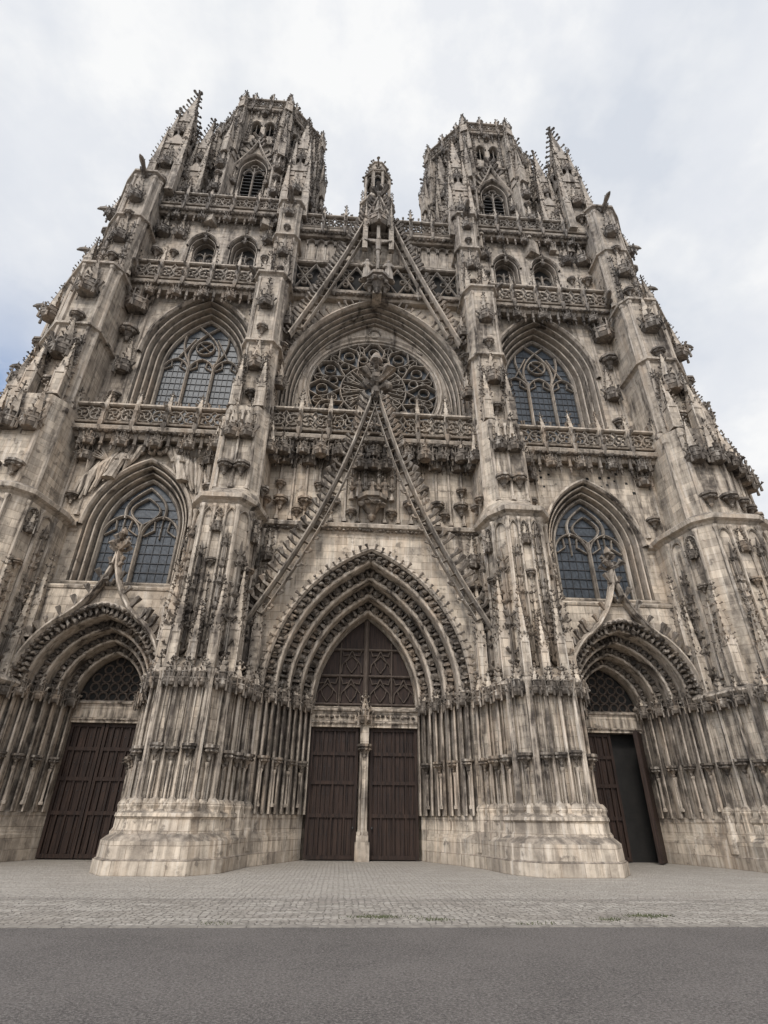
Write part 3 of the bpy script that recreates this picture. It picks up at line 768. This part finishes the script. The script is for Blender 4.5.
for sx in(-1,1):
    pts=[(sx*(5.5*(1-t)-.25*sin(pi*t)+.05),28.3+15.6*t) for t in [k/20 for k in range(21)]]
    bar(trim,pts,.28,yg2-.35,yg2+.15)
    p2=[(x-sx*.5,z-.1) for x,z in pts[1:-2]]
    bar(trim,p2,.12,yg2-.2,yg2+.1)
    for i in range(1,18): bar(trac,[pts[i],p2[i-1]],.08,yg2-.15,yg2+.05)
    for i in range(20):
        for tt in(0,.5):
            xx=pts[i][0]+(pts[i+1][0]-pts[i][0])*tt; zz=pts[i][1]+(pts[i+1][1]-pts[i][1])*tt
            crocket((xx+sx*.1,yg2-.15,zz+.05),(sx,-.3,.3),.4)
finial(0,yg2-.1,43.6,1.5)
cornice(-5.9,5.9,2.3,33.0,1.1); leafrow(-5.7,5.7,2.05,32.85,.14)
box(stone,-5.9,5.9,2.35,2.9,32.6,33.3)
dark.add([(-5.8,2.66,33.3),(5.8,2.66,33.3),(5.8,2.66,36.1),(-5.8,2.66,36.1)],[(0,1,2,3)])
balustrade(-5.8,5.8,2.2,33.2,3.0,1.45,1,True,.25,.2)
cornice(-5.8,5.8,2.6,36.6,.8); leafrow(-5.7,5.7,2.4,36.45,.13)
for i in range(16):
    x=-5.6+11.2*(i+.5)/16
    if abs(x)>1: shaft(x,2.66,36.9,39.2,.07); bar(trac,arch(x+.35,38.6,38.8,.3,.4,4),.09,2.45,2.7)
cornice(-5.8,5.8,2.3,39.7,1.1); leafrow(-5.7,5.7,2.1,39.5,.15)
balustrade(-5.8,5.8,2.1,40.0,1.6,.83,0)
box(stone,-6,6,2.4,6,39.4,40.1); box(stone,-6,6,5,16,0,40)
yc=1.35
box(stone,-.3,.3,yc-.05,2.4,32.2,34.0)
corbel(0,yc+.1,33.4,1.5); 
for x in(-.5,.5): corbel(x,yc+.1,32.9,.7)
box(trac,-.12,.12,yc-.0,yc+.22,33.4,39.9); box(trac,-1.15,1.15,yc-.003,yc+.2,37.82,38.06)
tube(trac,[(0,yc-.12,34.6),(0.03,yc-.14,35.4),(-.02,yc-.22,36.0),(0,yc-.14,36.6),(0,yc-.12,37.1),(0,yc-.12,37.55),(0,yc-.13,37.75)],[.07,.1,.13,.19,.17,.25,.09],8)
tube(trac,[(-.1,yc-.12,37.5),(-.55,yc-.1,37.65),(-1.0,yc-.05,37.92)],[.11,.08,.055],6)
tube(trac,[(.1,yc-.12,37.5),(.55,yc-.1,37.65),(1.0,yc-.05,37.92)],[.11,.08,.055],6)
turn(trac,.04,yc-.2,[(37.68,.06),(37.8,.13),(37.95,.14),(38.08,.08),(38.1,.01)],8)
for k in range(8):
    a=k*pi/4; lump((.2*cos(a),yc-.12+.2*sin(a),36.45),.1,trac)
for s in(-1,1): figure(s*.75,yc-.1,33.4,2.1,mb=trac)
canopy(0,2.0,40.0,1.5,3.6,5)
for s in(-1,1): pinnacle(s*.95,1.5,37.0,.32,6.0,7)
tx,ty=0,6.2
turn(stone,tx,ty,[(40,1.5),(49.0,1.5),(49.1,1.7),(49.4,1.7),(49.5,1.35)],8,pi/8)
for k in range(8):
    a=pi/8+k*pi/4
    pinnacle(tx+1.45*cos(a),ty+1.45*sin(a),46.5,.28,4.8,5)
    turn(stone,tx+1.15*cos(a),ty+1.15*sin(a),[(49.4,.17),(53.8,.15)],4,a)
    push(T((tx,ty,0))@RZ(a+pi/8)@T((0,-1.1,0))); bar(trac,arch(0,52.2,52.4,.4,.7,5),.12,-.05,.15); cornice(-.45,.45,0,53.8,.5); finial(0,-.05,53.9,.55)
    box(trac,-.42,.42,0,.1,50.2,50.35); pop()
turn(dark,tx,ty,[(49.4,.6),(53.6,.6)],8)
turn(stone,tx,ty,[(53.7,1.25),(54.1,1.3),(54.2,1.0),(55.6,.85),(55.7,1.0),(55.9,.95),(57.2,.1)],8,pi/8)
for k in range(8): 
    a=k*pi/4
    for z,r in((54.4,1.0),(55.2,.92),(56.2,.7),(56.7,.4)): crocket((tx+r*cos(a),ty+r*sin(a),z),(cos(a),sin(a),0),.28)
prism(roof,[(-6,40),(6,40),(0,47)],8,60); box(stone,-12,12,15.5,60,0,28); 

cx=-11.9; y=1.95
for sx in(-1,1):
    for i in range(13):
        t=i/12
        x0=cx+sx*(.5+2.6*t); z0=19.3-2.0*t*t+ru(-.1,.1)
        x1=cx+sx*(1.2+2.3*t); z1=17.9-2.6*t+ru(-.2,.2)
        tube(trim,[(x0,y-.08,z0),((x0*2+x1)/3+ru(-.12,.12),y-ru(.15,.3),(z0*2+z1)/3),((x0+x1*2)/3+ru(-.12,.12),y-ru(.1,.3),(z0+z1*2)/3),(x1+ru(-.1,.1),y-.12,z1)],[.08,ru(.1,.17),ru(.1,.17),.05],6)
    figure(cx+sx*1.9,y-.3,16.9,1.9,lean=-sx*.3,mb=trim)
    for q in range(5): tube(trim,[(cx+sx*2.2,y-.1,18.1),(cx+sx*(2.8+.1*q),y-.25,18.9-.15*q),(cx+sx*(3.0+.05*q),y-.1,18.0-.3*q)],[.08,.11,.04],5)
for i in range(20): lump((cx+ru(-.9,.9),y-.15,18.5+ru(0,.8)),.2,trim)

# --------------------------------------------------------------- materials
def nt(name):
    m=bpy.data.materials.new(name); m.use_nodes=True; t=m.node_tree; t.nodes.clear()
    o=t.nodes.new('ShaderNodeOutputMaterial'); b=t.nodes.new('ShaderNodeBsdfPrincipled'); t.links.new(b.outputs[0],o.inputs[0])
    return m,t,b
class G:
    def __init__(s,t): s.t=t
    def n(s,ty,**kw):
        x=s.t.nodes.new(ty)
        for k,v in kw.items(): setattr(x,k,v)
        return x
    def l(s,a,b): s.t.links.new(a,b)
    def mth(s,op,a,b=None,c=None,clamp=False):
        x=s.n('ShaderNodeMath',operation=op); x.use_clamp=clamp
        for i,v in enumerate((a,b,c)):
            if v is None: continue
            if isinstance(v,(int,float)): x.inputs[i].default_value=v
            else: s.l(v,x.inputs[i])
        return x.outputs[0]
    def mix(s,f,a,b,mode='MIX'):
        x=s.n('ShaderNodeMix',data_type='RGBA',blend_type=mode)
        for i,v in ((0,f),(6,a),(7,b)):
            if isinstance(v,(int,float)): x.inputs[i].default_value=v
            elif isinstance(v,tuple): x.inputs[i].default_value=v+(1,) if len(v)==3 else v
            else: s.l(v,x.inputs[i])
        return x.outputs[2]
    def noise(s,vec,scale,det=4,rough=.55):
        x=s.n('ShaderNodeTexNoise'); x.inputs['Scale'].default_value=scale; x.inputs['Detail'].default_value=det; x.inputs['Roughness'].default_value=rough
        s.l(vec,x.inputs['Vector']); return x.outputs['Fac']
    def vscale(s,vec,v):
        x=s.n('ShaderNodeVectorMath',operation='MULTIPLY'); s.l(vec,x.inputs[0]); x.inputs[1].default_value=v; return x.outputs[0]
    def rng(s,v,a,b,c=0,d=1):
        x=s.n('ShaderNodeMapRange'); x.clamp=True; s.l(v,x.inputs[0]); x.inputs[1].default_value=a;x.inputs[2].default_value=b;x.inputs[3].default_value=c;x.inputs[4].default_value=d; return x.outputs[0]
def stone_mat(name,light,mid,darkc,dirt,blocks=True,aod=.5):
    m,t,b=nt(name); g=G(t)
    geo=g.n('ShaderNodeNewGeometry'); pos=geo.outputs['Position']; sep=g.n('ShaderNodeSeparateXYZ'); g.l(pos,sep.inputs[0])
    n1=g.noise(pos,.3,4,.65); n2=g.noise(pos,2.3,4,.68)
    st=g.noise(g.vscale(pos,(1.5,1.5,.16)),1.0,4,.65); st2=g.noise(g.vscale(pos,(5.5,5.5,.35)),1.0,3,.6)
    col=g.mix(g.rng(n1,.38,.62),light,mid)
    # ochre / iron-brown staining
    col=g.mix(g.rng(g.mth('ADD',g.mth('MULTIPLY',st,.5),g.mth('MULTIPLY',n1,.5)),.49,.41,0,.45),col,(.42,.29,.185))
    col=g.mix(g.rng(n2,.38,.72,0,.5),col,tuple(c*.66 for c in mid))
    hgt=None
    if blocks:
        cmb=g.n('ShaderNodeCombineXYZ'); g.l(g.mth('ADD',sep.outputs[0],g.mth('MULTIPLY',sep.outputs[1],.83)),cmb.inputs[0]); g.l(sep.outputs[2],cmb.inputs[1])
        br=g.n('ShaderNodeTexBrick'); g.l(cmb.outputs[0],br.inputs['Vector']); br.offset=.5
        br.inputs['Scale'].default_value=1; br.inputs['Brick Width'].default_value=.82; br.inputs['Row Height'].default_value=.39; br.inputs['Mortar Size'].default_value=.010; br.inputs['Mortar Smooth'].default_value=.3
        br.inputs['Color1'].default_value=(.66,.65,.64,1); br.inputs['Color2'].default_value=(1.2,1.18,1.14,1); br.inputs['Mortar'].default_value=(.55,.5,.46,1)
        col=g.mix(.8,col,br.outputs['Color'],'MULTIPLY')
        hgt=br.outputs['Fac']
    col=g.mix(g.rng(st2,.44,.32,0,.45),col,(.80,.72,.62))
    low=g.rng(sep.outputs[2],8,5.5,0,1)
    midz=g.mth('MULTIPLY',g.rng(sep.outputs[2],5,7),g.rng(sep.outputs[2],22,13))
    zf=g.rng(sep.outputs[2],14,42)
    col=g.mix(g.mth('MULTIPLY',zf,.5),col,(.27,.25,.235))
    d=g.rng(st,.50,.60); d2=g.mth('MULTIPLY',g.rng(st2,.45,.58),g.rng(low,0,1,.4,1))
    d=g.mth('MAXIMUM',d,d2)
    d=g.mth('MULTIPLY',d,g.rng(n2,.32,.56,.5,1))
    d=g.mth('MULTIPLY',d,g.mth('MAXIMUM',g.rng(n1,.38,.56,.4,1),g.mth('MAXIMUM',g.mth('MULTIPLY',low,.95),g.mth('MULTIPLY',midz,.7))))
    # rising damp keeps the plinth cleaner
    d=g.mth('MULTIPLY',d,g.rng(sep.outputs[2],1.0,2.4,.55,1))
    nz=g.n('ShaderNodeSeparateXYZ'); g.l(geo.outputs['Normal'],nz.inputs[0])
    up=g.rng(nz.outputs[2],.25,.8,0,.8)
    d=g.mth('MAXIMUM',g.mth('MULTIPLY',d,dirt),g.mth('MULTIPLY',up,g.rng(n2,.3,.6,.3,1)))
    sp=g.mth('MULTIPLY',g.rng(n2,.56,.66),.6)
    d=g.mth('MAXIMUM',d,sp)
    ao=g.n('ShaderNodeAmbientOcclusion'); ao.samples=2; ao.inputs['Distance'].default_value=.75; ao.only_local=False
    aof=g.rng(ao.outputs['AO'],.22,.78,aod,0)  # occlusion darkens recesses in the colour: painted shade along with crevice dirt
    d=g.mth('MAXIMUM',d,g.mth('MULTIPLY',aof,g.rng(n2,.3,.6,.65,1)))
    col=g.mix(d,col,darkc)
    g.l(col,b.inputs['Base Color']); b.inputs['Roughness'].default_value=.92; b.inputs['Specular IOR Level'].default_value=.2
    bp=g.n('ShaderNodeBump'); bp.inputs['Strength'].default_value=.7; bp.inputs['Distance'].default_value=.06
    h=n2
    if hgt: h=g.mth('SUBTRACT',h,g.mth('MULTIPLY',hgt,.6))
    g.l(h,bp.inputs['Height']); g.l(bp.outputs[0],b.inputs['Normal'])
    return m
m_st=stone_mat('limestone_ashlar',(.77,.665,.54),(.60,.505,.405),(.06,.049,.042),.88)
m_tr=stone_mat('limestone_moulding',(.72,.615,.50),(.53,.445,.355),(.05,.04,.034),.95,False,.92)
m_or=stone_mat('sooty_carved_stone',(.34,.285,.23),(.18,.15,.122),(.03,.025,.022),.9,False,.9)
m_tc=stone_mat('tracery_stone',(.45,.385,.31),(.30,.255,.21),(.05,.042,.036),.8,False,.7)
def simple(name,c1,c2,rough,scale=(1,1,1),ns=3,spec=.5,bump=.2):
    m,t,b=nt(name); g=G(t); geo=g.n('ShaderNodeNewGeometry')
    n=g.noise(g.vscale(geo.outputs['Position'],scale),ns,5,.6)
    g.l(g.mix(g.rng(n,.3,.7),c1,c2),b.inputs['Base Color']); b.inputs['Roughness'].default_value=rough; b.inputs['Specular IOR Level'].default_value=spec
    bp=g.n('ShaderNodeBump'); bp.inputs['Strength'].default_value=bump; bp.inputs['Distance'].default_value=.03; g.l(n,bp.inputs['Height']); g.l(bp.outputs[0],b.inputs['Normal'])
    return m
m_wood=simple('old_oak',(.052,.030,.021),(.011,.007,.006),.6,(7,7,.5),2,.25,.6)
m_iron=simple('iron',(.02,.02,.022),(.035,.03,.028),.5)
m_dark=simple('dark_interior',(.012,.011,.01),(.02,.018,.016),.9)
m_glass=simple('old_glass',(.022,.026,.031),(.07,.08,.092),.4,(2.5,2.5,1.6),3,.35,.5)
m_louv=simple('louvre_slate',(.05,.05,.052),(.1,.095,.09),.8)
m_roof=simple('slate_roof',(.06,.065,.07),(.1,.1,.11),.7)
m_tymp=simple('weathered_oak_tracery',(.13,.10,.08),(.06,.046,.037),.8,(3,3,1),2,.3,.4)
par=bpy.data.objects.new('gothic_cathedral',None); bpy.context.scene.collection.objects.link(par)
def mk(mb,mat,parent=par):
    me=bpy.data.meshes.new(mb.name); me.from_pydata(mb.V,[],mb.F); me.validate(); me.materials.append(mat)
    o=bpy.data.objects.new(mb.name,me); bpy.context.scene.collection.objects.link(o); o.parent=parent
    return o
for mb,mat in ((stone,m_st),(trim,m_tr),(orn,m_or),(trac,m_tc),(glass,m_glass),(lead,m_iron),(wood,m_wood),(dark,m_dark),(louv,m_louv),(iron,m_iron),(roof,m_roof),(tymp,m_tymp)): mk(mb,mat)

# --------------------------------------------------------------- ground
def sheet(name,x0,x1,y0,y1,z,mat):
    me=bpy.data.meshes.new(name); me.from_pydata([(x0,y0,z),(x1,y0,z),(x1,y1,z),(x0,y1,z)],[],[(0,1,2,3)]); me.materials.append(mat)
    o=bpy.data.objects.new(name,me); bpy.context.scene.collection.objects.link(o); return o
def cobble():
    m,t,b=nt('cobbles'); g=G(t); geo=g.n('ShaderNodeNewGeometry'); pos=geo.outputs['Position']
    sep=g.n('ShaderNodeSeparateXYZ'); g.l(pos,sep.inputs[0])
    wob=g.n('ShaderNodeTexNoise'); g.l(pos,wob.inputs['Vector']); wob.inputs['Scale'].default_value=1.5
    v=g.n('ShaderNodeVectorMath',operation='MULTIPLY_ADD'); g.l(wob.outputs['Color'],v.inputs[0]); v.inputs[1].default_value=(.12,.12,.12); g.l(pos,v.inputs[2])
    vo=g.n('ShaderNodeTexVoronoi'); vo.feature='F1'; g.l(g.vscale(v.outputs[0],(1,1.25,1)),vo.inputs['Vector']); vo.inputs['Scale'].default_value=7.0; vo.inputs['Randomness'].default_value=.65
    ve=g.n('ShaderNodeTexVoronoi'); ve.feature='DISTANCE_TO_EDGE'; g.l(g.vscale(v.outputs[0],(1,1.25,1)),ve.inputs['Vector']); ve.inputs['Scale'].default_value=7.0; ve.inputs['Randomness'].default_value=.65
    sc=g.n('ShaderNodeSeparateColor'); g.l(vo.outputs['Color'],sc.inputs[0])
    col=g.mix(sc.outputs[0],(.47,.42,.36),(.27,.24,.205))
    jt=g.rng(ve.outputs['Distance'],.02,.09)
    col=g.mix(jt,(.17,.15,.125),col)
    n1=g.noise(pos,.5,5,.65); n2=g.noise(pos,4,5,.65); n3=g.noise(g.vscale(pos,(.5,2.2,1)),1.2,5,.65)
    col=g.mix(g.rng(n1,.44,.60,0,.5),col,(.24,.205,.17)); col=g.mix(g.rng(n3,.50,.64,0,.65),col,(.50,.45,.39)); col=g.mix(g.rng(n2,.5,.68,0,.55),col,(.19,.17,.14))
    # worn, trodden strip nearer the doors
    yy=g.mth('ADD',sep.outputs[1],g.mth('MULTIPLY',n1,1.2))
    col=g.mix(g.mth('MULTIPLY',g.rng(yy,-8.0,-6.6),.5),col,(.43,.385,.33))
    seam=g.mth('MULTIPLY',g.rng(yy,-7.9,-7.6),g.rng(yy,-7.2,-7.5))
    col=g.mix(g.mth('MULTIPLY',seam,.35),col,(.16,.14,.12))
    g.l(col,b.inputs['Base Color']); b.inputs['Roughness'].default_value=.85
    bp=g.n('ShaderNodeBump'); bp.inputs['Strength'].default_value=.9; bp.inputs['Distance'].default_value=.035
    g.l(g.mth('ADD',jt,g.mth('MULTIPLY',n2,1.2)),bp.inputs['Height']); g.l(bp.outputs[0],b.inputs['Normal']); return m
def asphalt():
    m,t,b=nt('asphalt'); g=G(t); geo=g.n('ShaderNodeNewGeometry'); pos=geo.outputs['Position']
    n1=g.noise(pos,.5,5,.6); n2=g.noise(pos,30,3,.8); n4=g.noise(pos,5,5,.7); n5=g.noise(pos,80,2,.8)
    col=g.mix(g.rng(n1,.38,.62),(.118,.101,.091),(.085,.072,.065)); col=g.mix(g.rng(n2,.5,.64,0,.8),col,(.25,.225,.2)); col=g.mix(g.rng(n2,.46,.34,0,.8),col,(.03,.026,.023)); col=g.mix(g.rng(n4,.5,.68,0,.35),col,(.16,.14,.125)); col=g.mix(g.rng(n4,.42,.3,0,.5),col,(.05,.043,.038)); col=g.mix(g.rng(n5,.56,.66,0,.6),col,(.30,.28,.25))
    g.l(col,b.inputs['Base Color']); b.inputs['Roughness'].default_value=.85
    bp=g.n('ShaderNodeBump'); bp.inputs['Strength'].default_value=1; bp.inputs['Distance'].default_value=.02; g.l(n2,bp.inputs['Height']); g.l(bp.outputs[0],b.inputs['Normal']); return m
sheet('ground',-600,600,-600,600,-.012,simple('earth',(.2,.18,.15),(.14,.125,.11),.9))
sheet('asphalt_road',-60,60,-45,-11.55,-.004,asphalt())
sheet('cobbled_pavement',-60,60,-11.6,8,0,cobble())
ks=MB('kerb_edging')
x=-30
while x<30:
    w=ru(.5,.8); box(ks,x+.008,x+w-.008,-11.66+ru(-.015,.015),-11.5,-.05,.006+ru(0,.005)); x+=w
mk(ks,simple('edging_stone',(.33,.295,.25),(.16,.14,.12),.9,(1,1,1),5),None)
gr=MB('grass_tufts')
for (gx,gy,s,n) in ((-.2,-10.6,.7,260),(.8,-10.9,.4,90),(5.0,-10.5,.6,240),(4.1,-10.9,.4,90),(-3,-11.3,.5,40),(2.6,-11.35,.8,60),(9,-11.2,1.0,80),(-9,-11.3,1.0,60)):
    for i in range(n):
        x=gx+random.gauss(0,s*.4); y=gy+random.gauss(0,.1); a=rnd()*6.3; h=ru(.015,.045)
        gr.add([(x-.01*cos(a),y-.01*sin(a),0),(x+.01*cos(a),y+.01*sin(a),0),(x+ru(-.03,.03),y+ru(-.03,.03),h)],[(0,1,2)])
mk(gr,simple('grass',(.07,.085,.035),(.12,.12,.06),.8),None)

# --------------------------------------------------------------- world / light
el=radians(42); az=radians(198)
d=Vector((sin(az)*cos(el),cos(az)*cos(el),sin(el)))
w=bpy.data.worlds.new('World'); bpy.context.scene.world=w; w.use_nodes=True; t=w.node_tree; t.nodes.clear(); g=G(t)
out=g.n('ShaderNodeOutputWorld'); bg=g.n('ShaderNodeBackground'); g.l(bg.outputs[0],out.inputs[0])
sky=g.n('ShaderNodeTexSky'); sky.sky_type='NISHITA'; sky.sun_disc=False; sky.sun_elevation=el; sky.sun_rotation=az
tc=g.n('ShaderNodeTexCoord'); gen=tc.outputs['Generated']
off=g.n('ShaderNodeVectorMath',operation='ADD'); g.l(g.vscale(gen,(1,1,1.3)),off.inputs[0]); off.inputs[1].default_value=(3.1,7.7,1.2)
n1=g.noise(off.outputs[0],2.2,6,.55); n2=g.noise(off.outputs[0],5.5,6,.6)
cl=g.mix(g.rng(n1,.42,.58),(6.9,7.3,8.0),(9.5,9.55,9.6)); cl=g.mix(g.rng(n2,.44,.60,0,.6),cl,(7.6,7.9,8.5))
skc=g.mix(1.0,sky.outputs[0],(2.2,2.2,2.2),'MULTIPLY')
sx=g.n('ShaderNodeSeparateXYZ'); g.l(gen,sx.inputs[0])
thin=g.mth('MULTIPLY',g.rng(sx.outputs[0],-.36,-.50),g.rng(sx.outputs[2],.72,.55))
cov=g.mth('SUBTRACT',1.0,g.mth('MULTIPLY',thin,g.rng(n2,.60,.42,.15,.8)))
col=g.mix(cov,skc,cl)
dt=g.n('ShaderNodeVectorMath',operation='DOT_PRODUCT'); g.l(gen,dt.inputs[0]); dt.inputs[1].default_value=d
gl=g.rng(dt.outputs['Value'],.5,1.0,1.0,2.4)
cm=g.n('ShaderNodeCombineXYZ'); 
for i in range(3): g.l(gl,cm.inputs[i])
g.l(g.mix(1.0,col,cm.outputs[0],'MULTIPLY'),bg.inputs['Color']); bg.inputs['Strength'].default_value=.1
ld=bpy.data.lights.new('sun','SUN'); ld.energy=1.5; ld.angle=radians(12); ld.color=(1,.95,.88)
lo=bpy.data.objects.new('sun',ld); bpy.context.scene.collection.objects.link(lo)
lo.rotation_euler=d.to_track_quat('Z','Y').to_euler()

# --------------------------------------------------------------- camera
cd=bpy.data.cameras.new('camera'); cam=bpy.data.objects.new('camera',cd); bpy.context.scene.collection.objects.link(cam)
cd.sensor_fit='VERTICAL'; cd.sensor_height=24; cd.sensor_width=24; cd.lens=541/1024*24; cd.clip_end=3000; cd.clip_start=.1
M=Matrix.Rotation(radians(-3.8),4,'Z')@Matrix.Rotation(radians(119.5),4,'X')@Matrix.Rotation(radians(0.6),4,'Z')
cam.matrix_world=T((-1,-23,1.6))@M
bpy.context.scene.camera=cam
vs=bpy.context.scene.view_settings; vs.view_transform='Standard'; vs.look='None'; vs.exposure=0; vs.gamma=1
